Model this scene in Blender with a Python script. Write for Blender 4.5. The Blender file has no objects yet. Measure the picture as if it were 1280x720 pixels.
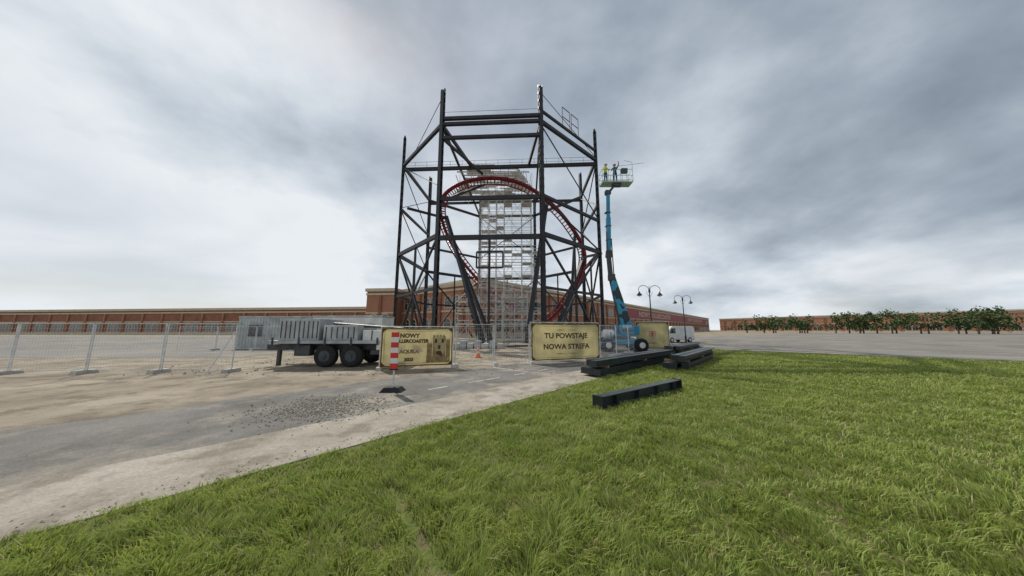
import bpy, math, random
import numpy as np
from mathutils import Vector, Matrix
random.seed(7); rng=np.random.default_rng(7)
R=math.radians
scene=bpy.context.scene
V=Vector

# ------------------------------------------------------------------ helpers
def link(o):
    scene.collection.objects.link(o); return o
def empty(name,loc):
    e=bpy.data.objects.new(name,None); e.location=loc; e.empty_display_size=.5
    return link(e)

class MB:
    def __init__(s): s.v=[]; s.f=[]; s.m=[]
    def quad(s,a,b,c,d,m=0):
        n=len(s.v); s.v+= [V(a),V(b),V(c),V(d)]; s.f.append((n,n+1,n+2,n+3)); s.m.append(m)
    def poly(s,pts,m=0):
        n=len(s.v); s.v+=[V(p) for p in pts]; s.f.append(tuple(range(n,n+len(pts)))); s.m.append(m)
    def hexa(s,c,m=0):
        n=len(s.v); s.v+=[V(p) for p in c]
        for f in ((0,3,2,1),(4,5,6,7),(0,1,5,4),(1,2,6,5),(2,3,7,6),(3,0,4,7)):
            s.f.append(tuple(n+i for i in f)); s.m.append(m)
    def box(s,lo,hi,m=0):
        x0,y0,z0=lo; x1,y1,z1=hi
        s.hexa([(x0,y0,z0),(x1,y0,z0),(x1,y1,z0),(x0,y1,z0),(x0,y0,z1),(x1,y0,z1),(x1,y1,z1),(x0,y1,z1)],m)
    def beam(s,p,q,w,h,m=0,up=(0,0,1),w2=None,h2=None):
        p=V(p);q=V(q);t=(q-p).normalized();up=V(up)
        if abs(t.dot(up))>.98: up=V((0,1,0)) if abs(t.y)<.9 else V((1,0,0))
        sd=t.cross(up).normalized(); u=sd.cross(t).normalized()
        w2=w if w2 is None else w2; h2=h if h2 is None else h2
        c=[]
        for P,W,H in ((p,w,h),(q,w2,h2)):
            c+=[P-sd*W/2-u*H/2,P+sd*W/2-u*H/2,P+sd*W/2+u*H/2,P-sd*W/2+u*H/2]
        s.hexa(c,m)
    def ibeam(s,p,q,w,h,m=0,up=(0,0,1),t=None):
        p=V(p);q=V(q);tt=(q-p).normalized();up=V(up)
        sd=tt.cross(up).normalized(); u=sd.cross(tt).normalized(); t=t or h*.12
        s.beam(p+u*(h/2-t/2),q+u*(h/2-t/2),w,t,m,u)
        s.beam(p-u*(h/2-t/2),q-u*(h/2-t/2),w,t,m,u)
        s.beam(p,q,w*.14,h-2*t-.002,m,u)
    def tube(s,pts,r,n=8,m=0,ref=(0,0,1),cap=True):
        pts=[V(p) for p in pts]; ref=V(ref); base=len(s.v); k=len(pts)
        rs=r if isinstance(r,(list,tuple)) else [r]*k
        for i,p in enumerate(pts):
            t=(pts[min(i+1,k-1)]-pts[max(i-1,0)]).normalized()
            rr=ref if abs(t.dot(ref))<.97 else V((1,0,0)) if abs(t.x)<.9 else V((0,1,0))
            a=t.cross(rr).normalized(); b=a.cross(t)
            for j in range(n):
                an=2*math.pi*j/n; s.v.append(p+(a*math.cos(an)+b*math.sin(an))*rs[i])
        for i in range(k-1):
            for j in range(n):
                s.f.append((base+i*n+j,base+i*n+(j+1)%n,base+(i+1)*n+(j+1)%n,base+(i+1)*n+j)); s.m.append(m)
        if cap:
            s.f.append(tuple(base+j for j in range(n))[::-1]); s.m.append(m)
            s.f.append(tuple(base+(k-1)*n+j for j in range(n))); s.m.append(m)
    def extrude(s,pts,vec,m=0):
        pts=[V(p) for p in pts]; vec=V(vec); n=len(s.v); k=len(pts)
        s.v+=pts+[p+vec for p in pts]
        s.f.append(tuple(range(n,n+k))); s.m.append(m)
        s.f.append(tuple(range(n+k,n+2*k))[::-1]); s.m.append(m)
        for i in range(k):
            j=(i+1)%k; s.f.append((n+i,n+k+i,n+k+j,n+j)); s.m.append(m)
    def build(s,name,mats,parent=None,origin=None,smooth=False,bevel=0):
        o=V(origin) if origin is not None else (V(parent.location) if parent else V((0,0,0)))
        me=bpy.data.meshes.new(name)
        me.from_pydata([tuple(v-o) for v in s.v],[],s.f)
        for mt in mats: me.materials.append(mt)
        me.polygons.foreach_set('material_index',s.m)
        me.update()
        import bmesh
        bm=bmesh.new(); bm.from_mesh(me); bmesh.ops.recalc_face_normals(bm,faces=bm.faces); bm.to_mesh(me); bm.free()
        if smooth: me.polygons.foreach_set('use_smooth',[True]*len(me.polygons))
        ob=bpy.data.objects.new(name,me); link(ob)
        if parent: ob.parent=parent
        else: ob.location=o
        if bevel:
            b=ob.modifiers.new('bevel','BEVEL'); b.width=bevel; b.segments=2; b.limit_method='ANGLE'
        return ob

# ------------------------------------------------------------------ materials
def mat(name,col,rough=.6,metal=0,scale=3,amt=.25,bump=0,bscale=None,col2=None,trans=0,detail=6,spec=.4):
    m=bpy.data.materials.new(name); m.use_nodes=True; nt=m.node_tree; N=nt.nodes; L=nt.links
    bs=N['Principled BSDF']; bs.inputs['Roughness'].default_value=rough; bs.inputs['Metallic'].default_value=metal
    bs.inputs['Specular IOR Level'].default_value=spec
    tc=N.new('ShaderNodeTexCoord'); no=N.new('ShaderNodeTexNoise'); no.inputs['Scale'].default_value=scale; no.inputs['Detail'].default_value=detail
    L.new(tc.outputs['Object'],no.inputs['Vector'])
    cr=N.new('ShaderNodeValToRGB'); cr.color_ramp.elements[0].position=.3; cr.color_ramp.elements[1].position=.7
    a=tuple(max(0,c*(1-amt)) for c in col); b=tuple(c*(1+amt) for c in col) if col2 is None else col2
    cr.color_ramp.elements[0].color=(*a,1); cr.color_ramp.elements[1].color=(*b,1)
    L.new(no.outputs['Fac'],cr.inputs['Fac']); L.new(cr.outputs['Color'],bs.inputs['Base Color'])
    if bump:
        n2=N.new('ShaderNodeTexNoise'); n2.inputs['Scale'].default_value=bscale or scale*8; n2.inputs['Detail'].default_value=8
        L.new(tc.outputs['Object'],n2.inputs['Vector'])
        bp=N.new('ShaderNodeBump'); bp.inputs['Strength'].default_value=bump; bp.inputs['Distance'].default_value=.03
        L.new(n2.outputs['Fac'],bp.inputs['Height']); L.new(bp.outputs['Normal'],bs.inputs['Normal'])
    if trans:
        tr=N.new('ShaderNodeBsdfTranslucent'); L.new(cr.outputs['Color'],tr.inputs['Color'])
        mx=N.new('ShaderNodeMixShader'); mx.inputs['Fac'].default_value=trans
        L.new(bs.outputs[0],mx.inputs[1]); L.new(tr.outputs[0],mx.inputs[2]); L.new(mx.outputs[0],N['Material Output'].inputs['Surface'])
    return m

steel=mat('dark_painted_steel',(.017,.018,.022),.5,0,1.5,.45,.05,10)
steel2=mat('steel_beam_paint',(.022,.032,.036),.42,0,2,.5,.05,10)
red=mat('red_track_paint',(.22,.012,.02),.4,0,2,.25)
alu=mat('galvanised_scaffold',(.58,.59,.58),.5,.15,4,.2)
deckm=mat('scaffold_deck_planks',(.58,.57,.54),.6,0,2,.3,trans=.25)
concrete=mat('concrete',(.44,.42,.38),.85,0,2,.2,.3,20)
wood=mat('timber',(.26,.17,.09),.8,0,5,.4,.3)
blue=mat('lift_blue_paint',(.02,.24,.40),.35,0,1,.2)
camo=mat('boom_patterned_paint',(.02,.045,.06),.4,0,1.5,.2,col2=(.03,.27,.42),detail=1)
camo.node_tree.nodes['Color Ramp'].color_ramp.interpolation='CONSTANT'
camo.node_tree.nodes['Color Ramp'].color_ramp.elements[1].position=.5
black=mat('black_rubber',(.014,.014,.015),.8,0,6,.4,.1)
dgrey=mat('dark_grey_metal',(.06,.065,.07),.5,.3,4,.3)
white=mat('white_paint',(.62,.63,.61),.5,0,2.2,.14)
lgrey=mat('light_grey_metal',(.36,.38,.38),.5,.1,2,.25)
glass=mat('dark_glass',(.02,.027,.033),.08,0,1,.1,spec=.8)
brickm=mat('brick',(.34,.155,.085),.85,0,.5,.18,.1,8)
brick2=mat('brick_dark',(.25,.105,.06),.85,0,.6,.2)
cream=mat('cream_render',(.50,.42,.30),.8,0,1,.12)
mallred=mat('mall_sign_red',(.26,.035,.05),.55,0,.3,.15)
orange=mat('cone_orange',(.75,.16,.02),.5,0,3,.1)
redp=mat('red_reflective',(.55,.03,.02),.45,0,5,.12)
yellow=mat('hi_vis_yellow',(.6,.62,.03),.7,0,4,.15)
navy=mat('navy_cloth',(.03,.06,.14),.85,0,8,.2)
skin=mat('skin',(.5,.27,.18),.6,0,10,.1)
brown=mat('banner_print_brown',(.075,.035,.012),.6,0,4,.2)
brown2=mat('banner_print_midbrown',(.26,.18,.075),.6,0,6,.35)
parch=mat('banner_parchment',(.56,.48,.24),.55,0,1.6,.24,trans=.25)
def brickify(m,c1,c2,mortar,scale):
    nt=m.node_tree;N=nt.nodes;L=nt.links
    br=N.new('ShaderNodeTexBrick'); br.inputs['Scale'].default_value=scale
    br.inputs['Color1'].default_value=(*c1,1); br.inputs['Color2'].default_value=(*c2,1); br.inputs['Mortar'].default_value=(*mortar,1)
    br.inputs['Mortar Size'].default_value=.01
    tc=[n for n in N if n.type=='TEX_COORD'][0]
    sp=N.new('ShaderNodeSeparateXYZ'); ad=N.new('ShaderNodeMath'); ad.operation='ADD'; cb=N.new('ShaderNodeCombineXYZ')
    L.new(tc.outputs['Object'],sp.inputs[0]); L.new(sp.outputs[0],ad.inputs[0]); L.new(sp.outputs[1],ad.inputs[1])
    L.new(ad.outputs[0],cb.inputs[0]); L.new(sp.outputs[2],cb.inputs[1]); L.new(cb.outputs[0],br.inputs['Vector'])
    cr=[n for n in N if n.type=='VALTORGB'][0]
    mx=N.new('ShaderNodeMix'); mx.data_type='RGBA'; mx.inputs[0].default_value=.5
    L.new(cr.outputs[0],mx.inputs[6]); L.new(br.outputs[0],mx.inputs[7]); L.new(mx.outputs[2],N['Principled BSDF'].inputs['Base Color'])
brickify(brickm,(.38,.16,.09),(.28,.12,.07),(.42,.34,.26),1.3)

# ------------------------------------------------------------------ camera
cam=bpy.data.cameras.new('camera'); co=bpy.data.objects.new('camera',cam); link(co)
cam.sensor_width=36; cam.lens=360/1280*36; cam.clip_end=3000; cam.clip_start=.05
co.location=(0,0,1.7); co.rotation_euler=(R(90)+math.atan(52/360),0,0)
scene.camera=co

# ------------------------------------------------------------------ light & sky
scene.view_settings.view_transform='Standard'; scene.view_settings.look='None'; scene.view_settings.exposure=0
el=48; az=-38
S=V((math.sin(R(az))*math.cos(R(el)),math.cos(R(az))*math.cos(R(el)),math.sin(R(el))))
sl=bpy.data.lights.new('sun','SUN'); sl.energy=3.9; sl.angle=R(1.0); sl.color=(1,.945,.86)
so=bpy.data.objects.new('sun',sl); link(so); so.rotation_euler=(-S).to_track_quat('-Z','Y').to_euler(); so.location=(-30,30,60)
w=bpy.data.worlds.new('World'); scene.world=w; w.use_nodes=True; N=w.node_tree.nodes; L=w.node_tree.links
bg=N['Background']; bg.inputs['Strength'].default_value=.06
sky=N.new('ShaderNodeTexSky'); sky.sky_type='NISHITA'; sky.sun_disc=False; sky.sun_elevation=R(el); sky.sun_rotation=R(az); sky.dust_density=1.2
L.new(sky.outputs[0],bg.inputs['Color'])
tc=N.new('ShaderNodeTexCoord'); sp=N.new('ShaderNodeSeparateXYZ'); L.new(tc.outputs['Generated'],sp.inputs[0])
def mth(op,a,b=None,c=None):
    n=N.new('ShaderNodeMath'); n.operation=op
    for i,x in enumerate((a,b,c)):
        if x is None: continue
        if isinstance(x,(int,float)): n.inputs[i].default_value=x
        else: L.new(x,n.inputs[i])
    return n.outputs[0]
zz=mth('ADD',mth('MAXIMUM',sp.outputs[2],0),.34)
cb=N.new('ShaderNodeCombineXYZ'); L.new(mth('DIVIDE',sp.outputs[0],zz),cb.inputs[0]); L.new(mth('DIVIDE',sp.outputs[1],zz),cb.inputs[1])
def noise(scale,detail,off,dist=0,rough=.5):
    mp=N.new('ShaderNodeMapping'); mp.inputs['Location'].default_value=off; mp.inputs['Scale'].default_value=(1,1.0,1); L.new(cb.outputs[0],mp.inputs[0])
    n=N.new('ShaderNodeTexNoise'); n.inputs['Scale'].default_value=scale; n.inputs['Detail'].default_value=detail; n.inputs['Distortion'].default_value=dist
    n.inputs['Roughness'].default_value=rough
    L.new(mp.outputs[0],n.inputs['Vector']); return n.outputs['Fac']
n1=noise(.95,7,(3.1,1.7,0),.2,.5); n2=noise(3.0,6,(7,2,0),.15,.55)
br=mth('ADD',mth('MULTIPLY',n1,1.35),mth('MULTIPLY',n2,.6))
br=mth('ADD',br,mth('MULTIPLY',sp.outputs[0],-.22))
br=mth('ADD',br,mth('MULTIPLY',sp.outputs[2],-.62)); br=mth('ADD',br,.10)
cr=N.new('ShaderNodeValToRGB'); e=cr.color_ramp.elements
e[0].position=.42; e[0].color=(.27,.32,.385,1); e[1].position=1.0; e[1].color=(.83,.87,.91,1)
x=e.new(.62); x.color=(.40,.46,.535,1); x=e.new(.8); x.color=(.60,.665,.735,1)
L.new(br,cr.inputs['Fac'])
bg2=N.new('ShaderNodeBackground'); bg2.inputs['Strength'].default_value=.98; L.new(cr.outputs[0],bg2.inputs['Color'])
mk=N.new('ShaderNodeMapRange'); mk.inputs[1].default_value=.36; mk.inputs[2].default_value=.52; mk.inputs[3].default_value=.6
L.new(noise(.8,6,(11,5,0),.3),mk.inputs[0])
mx=N.new('ShaderNodeMixShader'); L.new(mk.outputs[0],mx.inputs[0]); L.new(bg.outputs[0],mx.inputs[1]); L.new(bg2.outputs[0],mx.inputs[2])
L.new(mx.outputs[0],N['World Output'].inputs['Surface'])

# ------------------------------------------------------------------ ground sheets
def ground_mat(name,c1,c2,c3,s1,s2,bump):
    m=bpy.data.materials.new(name); m.use_nodes=True; nt=m.node_tree;N=nt.nodes;L=nt.links; bs=N['Principled BSDF']; bs.inputs['Roughness'].default_value=.92
    bs.inputs['Specular IOR Level'].default_value=.2
    tc=N.new('ShaderNodeTexCoord')
    def nz(s,d):
        n=N.new('ShaderNodeTexNoise'); n.inputs['Scale'].default_value=s; n.inputs['Detail'].default_value=d; n.inputs['Roughness'].default_value=.65; L.new(tc.outputs['Object'],n.inputs['Vector']); return n
    a=nz(s1,8); b=nz(s2,6)
    cr=N.new('ShaderNodeValToRGB'); cr.color_ramp.elements[0].position=.38; cr.color_ramp.elements[1].position=.62
    cr.color_ramp.elements[0].color=(*c1,1); cr.color_ramp.elements[1].color=(*c2,1); L.new(a.outputs['Fac'],cr.inputs[0])
    c2r=N.new('ShaderNodeValToRGB'); c2r.color_ramp.elements[0].position=.5; c2r.color_ramp.elements[1].position=.62
    c2r.color_ramp.elements[0].color=(0,0,0,1); c2r.color_ramp.elements[1].color=(.85,.85,.85,1); L.new(b.outputs['Fac'],c2r.inputs[0])
    mx=N.new('ShaderNodeMix'); mx.data_type='RGBA'; L.new(c2r.outputs[0],mx.inputs[0]); L.new(cr.outputs[0],mx.inputs[6]); mx.inputs[7].default_value=(*c3,1)
    # fine speckle of grit
    g=nz(38,3); gr=N.new('ShaderNodeMapRange'); gr.inputs[1].default_value=.3; gr.inputs[2].default_value=.7; gr.inputs[3].default_value=.78; gr.inputs[4].default_value=1.2; L.new(g.outputs['Fac'],gr.inputs[0])
    vm=N.new('ShaderNodeVectorMath'); vm.operation='SCALE'; L.new(mx.outputs[2],vm.inputs[0]); L.new(gr.outputs[0],vm.inputs['Scale'])
    L.new(vm.outputs[0],bs.inputs['Base Color'])
    n3=nz(60,4); bp=N.new('ShaderNodeBump'); bp.inputs['Strength'].default_value=bump; bp.inputs['Distance'].default_value=.02
    L.new(n3.outputs['Fac'],bp.inputs['Height']); L.new(bp.outputs[0],bs.inputs['Normal'])
    return m
sand=ground_mat('sandy_ground',(.20,.165,.12),(.36,.31,.24),(.145,.12,.088),.45,1.1,.8)
asph=ground_mat('worn_asphalt',(.12,.115,.105),(.20,.19,.175),(.31,.275,.22),.6,.5,.5)
conc=ground_mat('path_concrete',(.27,.24,.195),(.39,.355,.30),(.20,.175,.135),.9,1.6,.5)
soil=ground_mat('grass_soil',(.10,.13,.03),(.14,.165,.04),(.17,.135,.075),2,5,.8)
tarm=ground_mat('parking_asphalt',(.16,.15,.14),(.22,.21,.19),(.27,.24,.20),.08,.3,.4)
paint=mat('road_paint',(.42,.41,.37),.8,0,6,.3)

def sheet(name,pts,z,m):
    b=MB(); b.poly([(x,y,z) for x,y in pts]); return b.build(name,[m])
sheet('ground',[(-900,-300),(900,-300),(900,1200),(-900,1200)],0,sand)
k=1.094; dl=math.hypot(1,k); U=V((1/dl,k/dl,0)); Nn=V((-k/dl,1/dl,0))
O=V((0,7.04,0))
def kp(s,t,z=0): 
    p=O+U*s+Nn*t; return (p.x,p.y,z)
SE=24.0
def strip(name,s0,s1,t0,t1,z,m,wob=0,n=120):
    b=MB(); prev=None
    for i in range(n+1):
        s=s0+(s1-s0)*i/n
        a=kp(s,t0+wob*math.sin(i*1.7)*.5,z); c=kp(s,t1+wob*math.sin(i*1.3+1)+wob*.8*math.sin(i*.37),z)
        if prev: b.quad(prev[0],a,c,prev[1])
        prev=(a,c)
    return b.build(name,[m])
strip('path',-30,SE,.05,1.6,.012,conc,0.03)
strip('road',-30,60,1.45,5.2,.008,asph,.14)
b=MB()
n=30
for i in range(n):
    if random.random()<.35: continue
    a=-2+22*i/n; c=-2+22*(i+.9)/n
    b.quad(kp(a,2.7,.014),kp(c,2.7,.014),kp(c,2.78,.014),kp(a,2.78,.014))
for s in (4,9.5,15):
    b.quad(kp(s,2.82,.014),kp(s+.09,2.82,.014),kp(s+.09,4.9,.014),kp(s,4.9,.014))
b.build('road_marking',[paint])
b=MB()
s=-30
while s<SE:
    h=.02+random.random()*.012
    a=[kp(s+.006,0,-.05),kp(s+.994,0,-.05),kp(s+.994,.085,-.05),kp(s+.006,.085,-.05)]
    c=[kp(s+.006,0,h),kp(s+.994,0,h),kp(s+.994,.085,h),kp(s+.006,.085,h)]
    b.hexa(a+c); s+=1
t=-.01
while t>-70:
    a=[kp(SE,t,-.05),kp(SE+.12,t,-.05),kp(SE+.12,t-.99,-.05),kp(SE,t-.99,-.05)]
    c=[kp(SE,t,.09),kp(SE+.12,t,.09),kp(SE+.12,t-.99,.09),kp(SE,t-.99,.09)]
    b.hexa(a+c); t-=1
b.build('kerb',[conc])
sheet('lawn_soil',[kp(-30,0)[:2],kp(SE,0)[:2],kp(SE,-70)[:2],kp(-30,-40)[:2]],.006,soil)
sheet('parking_lot',[kp(SE+.14,-1)[:2],(30,60),(160,150),(460,300),(460,-60),kp(SE+.14,-70)[:2]],.006,tarm)
sheet('parking_lot',[(-300,18),(-17,18),(-17,60),(-300,100)],.006,tarm)

b=MB()
def stone(c,r,m=0):
    n=len(b.v); base=[(1,0,0),(-1,0,0),(0,1,0),(0,-1,0),(0,0,1),(0,0,-.6)]
    an=random.random()*6.28; ca,sa=math.cos(an),math.sin(an); sx,sy,sz=[random.uniform(.6,1.2) for _ in range(3)]
    for x,y,z in base:
        x*=sx*r;y*=sy*r;z*=sz*r*.7; b.v.append(V((c[0]+x*ca-y*sa,c[1]+x*sa+y*ca,c[2]+z)))
    for f in ((0,2,4),(2,1,4),(1,3,4),(3,0,4),(2,0,5),(1,2,5),(3,1,5),(0,3,5)):
        b.f.append(tuple(n+i for i in f)); b.m.append(random.randint(0,1))
for i in range(4600):
    if i<1800: x=random.gauss(-4.1,.6); y=random.gauss(6.6,.55)
    elif i<2600: x=random.uniform(-9,4); y=7.04+k*x+abs(random.gauss(0,.25))+.12
    else:
        x=random.uniform(-16,6); y=random.uniform(11,30)
        if y<7.04+k*x: continue
    if y<7.04+k*x+.1: continue
    stone((x,y,.015),random.uniform(.006,.03)*(1 if i<1800 else .6 if i<2600 else 1.6)*(2.0 if random.random()<.03 else 1))
b.build('gravel',[mat('stone_grey',(.36,.32,.265),.9,0,20,.4),mat('stone_dark',(.24,.21,.165),.9,0,20,.4)])

# ------------------------------------------------------------------ grass (one mesh)
def vnoise(x,y,seed=0):
    xi=np.floor(x).astype(int); yi=np.floor(y).astype(int); fx=x-xi; fy=y-yi
    def h(a,c): 
        v=np.sin(a*127.1+c*311.7+seed*74.7)*43758.5453; return v-np.floor(v)
    fx=fx*fx*(3-2*fx); fy=fy*fy*(3-2*fy)
    return (h(xi,yi)*(1-fx)+h(xi+1,yi)*fx)*(1-fy)+(h(xi,yi+1)*(1-fx)+h(xi+1,yi+1)*fx)*fy
def grass():
    M=900000
    rr=np.linspace(.6,48,3000); dens=np.minimum(1,(3.3/rr))**1.55; pdf=dens*rr; cdf=np.cumsum(pdf); cdf/=cdf[-1]
    r=np.interp(rng.random(M),cdf,rr); a=rng.uniform(-1.45,1.7,M)
    x=r*np.sin(a); y=r*np.cos(a)-.3
    side=(y-(7.04+k*x))/dl; along=(x+k*(y-7.04))/dl
    edge=(vnoise(x*2.3,y*2.3,3)-.4)*.6
    keep=(side< -.0+edge*.6)&(along<SE-.05)
    cl=vnoise(x*3.2,y*3.2,1)*.6+vnoise(x*8,y*8,2)*.4
    big=vnoise(x*.7,y*.7,5)*.6+vnoise(x*1.9+4,y*1.9,6)*.4
    sx=x-(-.94+(y-2.87)*(-.73)); bare=np.exp(-(sx/.09)**2)*(y>1.8)*(y<3.4)
    keep&= rng.random(M) > bare*.97
    keep&= rng.random(M) < (.5+.9*cl)
    bx=(x-1.86);by=(y-6.5); tl=(bx*.806+by*.592); tn=(-bx*.592+by*.806)
    keep&= ~((tl>0)&(tl<3.7)&(np.abs(tn)<.13))
    x,y,r,cl,big,side,bare=[q[keep] for q in (x,y,r,cl,big,side,bare)]; n=len(x)
    h=(.045+.105*cl**1.3)*(.6+.7*rng.random(n))*(.65+.7*big); h*=np.clip(-side*3+.6,.4,1); h*=1-.5*bare
    wd=.0017*(1+.30*r)*(.7+.6*rng.random(n))
    an=rng.uniform(0,6.283,n); ln=h*(.3+.95*rng.random(n)**1.3)
    la=vnoise(x*2.2,y*2.2,9)*10+vnoise(x*6,y*6,10)*5+rng.normal(0,.8,n)
    dx=np.cos(la)*ln; dy=np.sin(la)*ln; wx=np.cos(an)*wd; wy=np.sin(an)*wd
    v=np.empty((n,5,3),np.float32)
    v[:,0]=np.stack([x-wx,y-wy,np.zeros(n)],1); v[:,1]=np.stack([x+wx,y+wy,np.zeros(n)],1)
    v[:,2]=np.stack([x+wx*.8+dx*.3,y+wy*.8+dy*.3,h*.66],1); v[:,3]=np.stack([x-wx*.8+dx*.3,y-wy*.8+dy*.3,h*.66],1)
    v[:,4]=np.stack([x+dx,y+dy,h*.95],1)
    me=bpy.data.meshes.new('grass'); me.vertices.add(n*5); me.vertices.foreach_set('co',v.ravel())
    base=(np.arange(n)*5)[:,None]
    loops=np.concatenate([base+np.array([0,1,2,3]),base+np.array([3,2,4])],1).ravel().astype(np.int32)
    me.loops.add(n*7); me.loops.foreach_set('vertex_index',loops)
    me.polygons.add(n*2)
    ls=np.stack([np.arange(n)*7,np.arange(n)*7+4],1).ravel().astype(np.int32)
    me.polygons.foreach_set('loop_start',ls)
    me.update(calc_edges=True)
    col=np.empty((n,5,4),np.float32); 
    t=rng.random(n)*.45+big*.35+(1-cl)*.2
    c0=np.array([.175,.27,.04]); c1=np.array([.45,.50,.13]); cc=c0+(c1-c0)*t[:,None]
    dry=rng.random(n)<(.08+.08*(cl<.3)); cc[dry]=np.array([.50,.43,.22])
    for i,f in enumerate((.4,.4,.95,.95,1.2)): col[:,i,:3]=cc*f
    col[:,:,3]=1
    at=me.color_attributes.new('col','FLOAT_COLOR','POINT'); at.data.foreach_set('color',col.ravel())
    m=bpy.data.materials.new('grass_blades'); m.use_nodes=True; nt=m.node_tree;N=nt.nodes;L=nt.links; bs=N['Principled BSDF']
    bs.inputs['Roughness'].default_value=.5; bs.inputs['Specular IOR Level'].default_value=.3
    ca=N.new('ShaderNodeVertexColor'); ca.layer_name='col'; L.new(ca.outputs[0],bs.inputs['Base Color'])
    tr=N.new('ShaderNodeBsdfTranslucent'); L.new(ca.outputs[0],tr.inputs[0]); mx=N.new('ShaderNodeMixShader'); mx.inputs[0].default_value=.4
    L.new(bs.outputs[0],mx.inputs[1]); L.new(tr.outputs[0],mx.inputs[2]); L.new(mx.outputs[0],N['Material Output'].inputs[0])
    me.materials.append(m); link(bpy.data.objects.new('grass',me)); print('blades',n)
grass()

# ------------------------------------------------------------------ octagonal steel tower
C=V((-1.7,43.8,0)); Ro=14.9; rot=R(-3); ZT=29.5
Vt=[]
for i in range(8):
    an=R(-90-22.5+45*i)+rot; Vt.append(V((C.x+Ro*math.cos(an),C.y+Ro*math.sin(an),0)))
tower=empty('steel_support_tower',(C.x,C.y,0))
def Z(v,z): return V((v.x,v.y,z))
def lerp(p,q,t): return p+(q-p)*t
b=MB()
for i,v in enumerate(Vt):
    out=(v-C).normalized(); tn=V((-out.y,out.x,0))
    for sgn in (-1,1): b.beam(Z(v+out*.17*sgn,.4),Z(v+out*.17*sgn,ZT),.44,.06,0,out)
    b.beam(Z(v,.4),Z(v,ZT),.08,.276,0,out)
    z=.9
    while z<ZT-.1:
        b.beam(Z(v,z),Z(v,z+.05),.41,.272,0,out)
        for sgn in (-1,1): b.beam(Z(v+tn*.25*sgn,z+.1),Z(v+tn*.25*sgn,z+.42),.07,.22,0,out)
        z+=.95
    b.beam(Z(v,ZT+.01),Z(v,ZT+.2),.18,.3,0,out)
b.build('columns',[steel],tower)
b=MB()
def face(i,z,w=.34,h=.42,z2=None): b.beam(Z(Vt[i],z),Z(Vt[(i+1)%8],z2 or z),w,h)
for z,h in ((25.95,.36),(25.25,.36),(23.5,.34),(16.1,.42),(11.6,.50)): face(0,z,.34,h)
for i in range(1,8):
    face(i,25.2,.34,.42); face(i,11.9,.34,.46)
for i in (1,3,5): face(i,16.3,.28,.36)
for i in (2,6,4): face(i,18.6,.28,.34)
face(1,26.6,.22,.3)
b.beam(Z(Vt[7],24.6),Z(Vt[2],24.6),.36,.45)
b.beam(Z(Vt[6],24.6),Z(Vt[3],24.6),.3,.4)
b.beam(Z(Vt[0],25.2),Z(lerp(Vt[7],Vt[2],.36),24.9),.3,.4); b.beam(Z(Vt[1],25.2),Z(lerp(Vt[7],Vt[2],.66),24.9),.3,.4)
b.beam(Z(Vt[0],23.6),Z(lerp(Vt[7],Vt[2],.42),23.6),.24,.3)
b.beam(Z(Vt[0],25.2),Z(Vt[5],25.2),.26,.34); b.beam(Z(Vt[1],25.2),Z(Vt[4],25.2),.26,.34)
b.build('ring_beams',[steel],tower)
b=MB()
for i in range(8):
    p,q=Vt[i],Vt[(i+1)%8]; m=lerp(p,q,.5)
    if i==0:
        b.beam(Z(m,11.35),Z(m,0.2),.24,.24)
        u=(q-p).normalized()
        A=m+u*.05
        for (s0,z0,s1,z1) in ((-1.4,9.9,1.4,9.9),(-1.4,8.2,1.4,8.2),(-1.4,8.2,-1.4,9.9),(1.4,8.2,1.4,9.9)):
            b.beam(Z(A+u*s0-V((0,.2,0)),z0),Z(A+u*s1-V((0,.2,0)),z1),.16,.2)
        continue
    b.beam(Z(m,11.7),Z(m,.2),.22,.26)
    b.beam(Z(p,6.1),Z(q,6.1),.24,.28)
    for v in (p,q):
        b.beam(Z(lerp(v,m,.04),11.6),Z(m,6.2),.2,.22); b.beam(Z(m,6.0),Z(lerp(v,m,.25),.3),.2,.22)
def rod(p,q,r=.06): b.tube([p,q],r,6)
rod(Z(Vt[7],24.9),Z(lerp(Vt[7],Vt[0],.95),18)); rod(Z(Vt[7],18.8),Z(Vt[6],25),.07); rod(Z(Vt[6],18.6),Z(Vt[7],24.8),.07)
rod(Z(Vt[1],24.8),Z(Vt[2],16.5),.08); rod(Z(Vt[2],24.8),Z(Vt[3],18.6),.08); rod(Z(Vt[3],24.8),Z(Vt[2],18.6),.08)
rod(Z(Vt[2],11.9),Z(Vt[3],18.6),.08); rod(Z(Vt[6],12),Z(Vt[7],18.5),.08); rod(Z(Vt[1],16.0),Z(Vt[2],12.1),.1)
rod(Z(Vt[4],16),Z(Vt[5],25),.08); rod(Z(Vt[5],16),Z(Vt[4],25),.08)
rod(Z(Vt[0],28.9),Z(lerp(Vt[7],Vt[0],.3),25.2),.04); rod(Z(Vt[1],28.9),Z(Vt[2],25.6),.04)
b.build('bracing',[steel],tower)
b=MB()
p,q=Vt[1],Vt[2]; u=(q-p).normalized(); 
for f in (.42,.58):
    A=lerp(p,q,f)
    for (s0,z0,s1,z1) in ((-.75,26.7,-.75,29.3),(.75,26.7,.75,29.3),(-.75,29.3,.75,29.3),(-.75,28,.75,28)):
        b.beam(Z(A+u*s0,z0),Z(A+u*s1,z1),.07,.07)
for z in (25.2,25.7): b.tube([Z(Vt[7],z),Z(Vt[2],z)],.022,5)
for j in range(17):
    A=lerp(Vt[7],Vt[2],j/16); b.tube([Z(A,24.8),Z(A,25.7)],.022,5)
b.tube([Z(Vt[0],26.8),Z(Vt[1],26.8)],.02,5)
b.build('guard_rails',[dgrey],tower)
b=MB()
for v in Vt:
    b.box((v.x-.7,v.y-.7,0),(v.x+.7,v.y+.7,.4))
b.build('footings',[concrete],tower)

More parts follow.
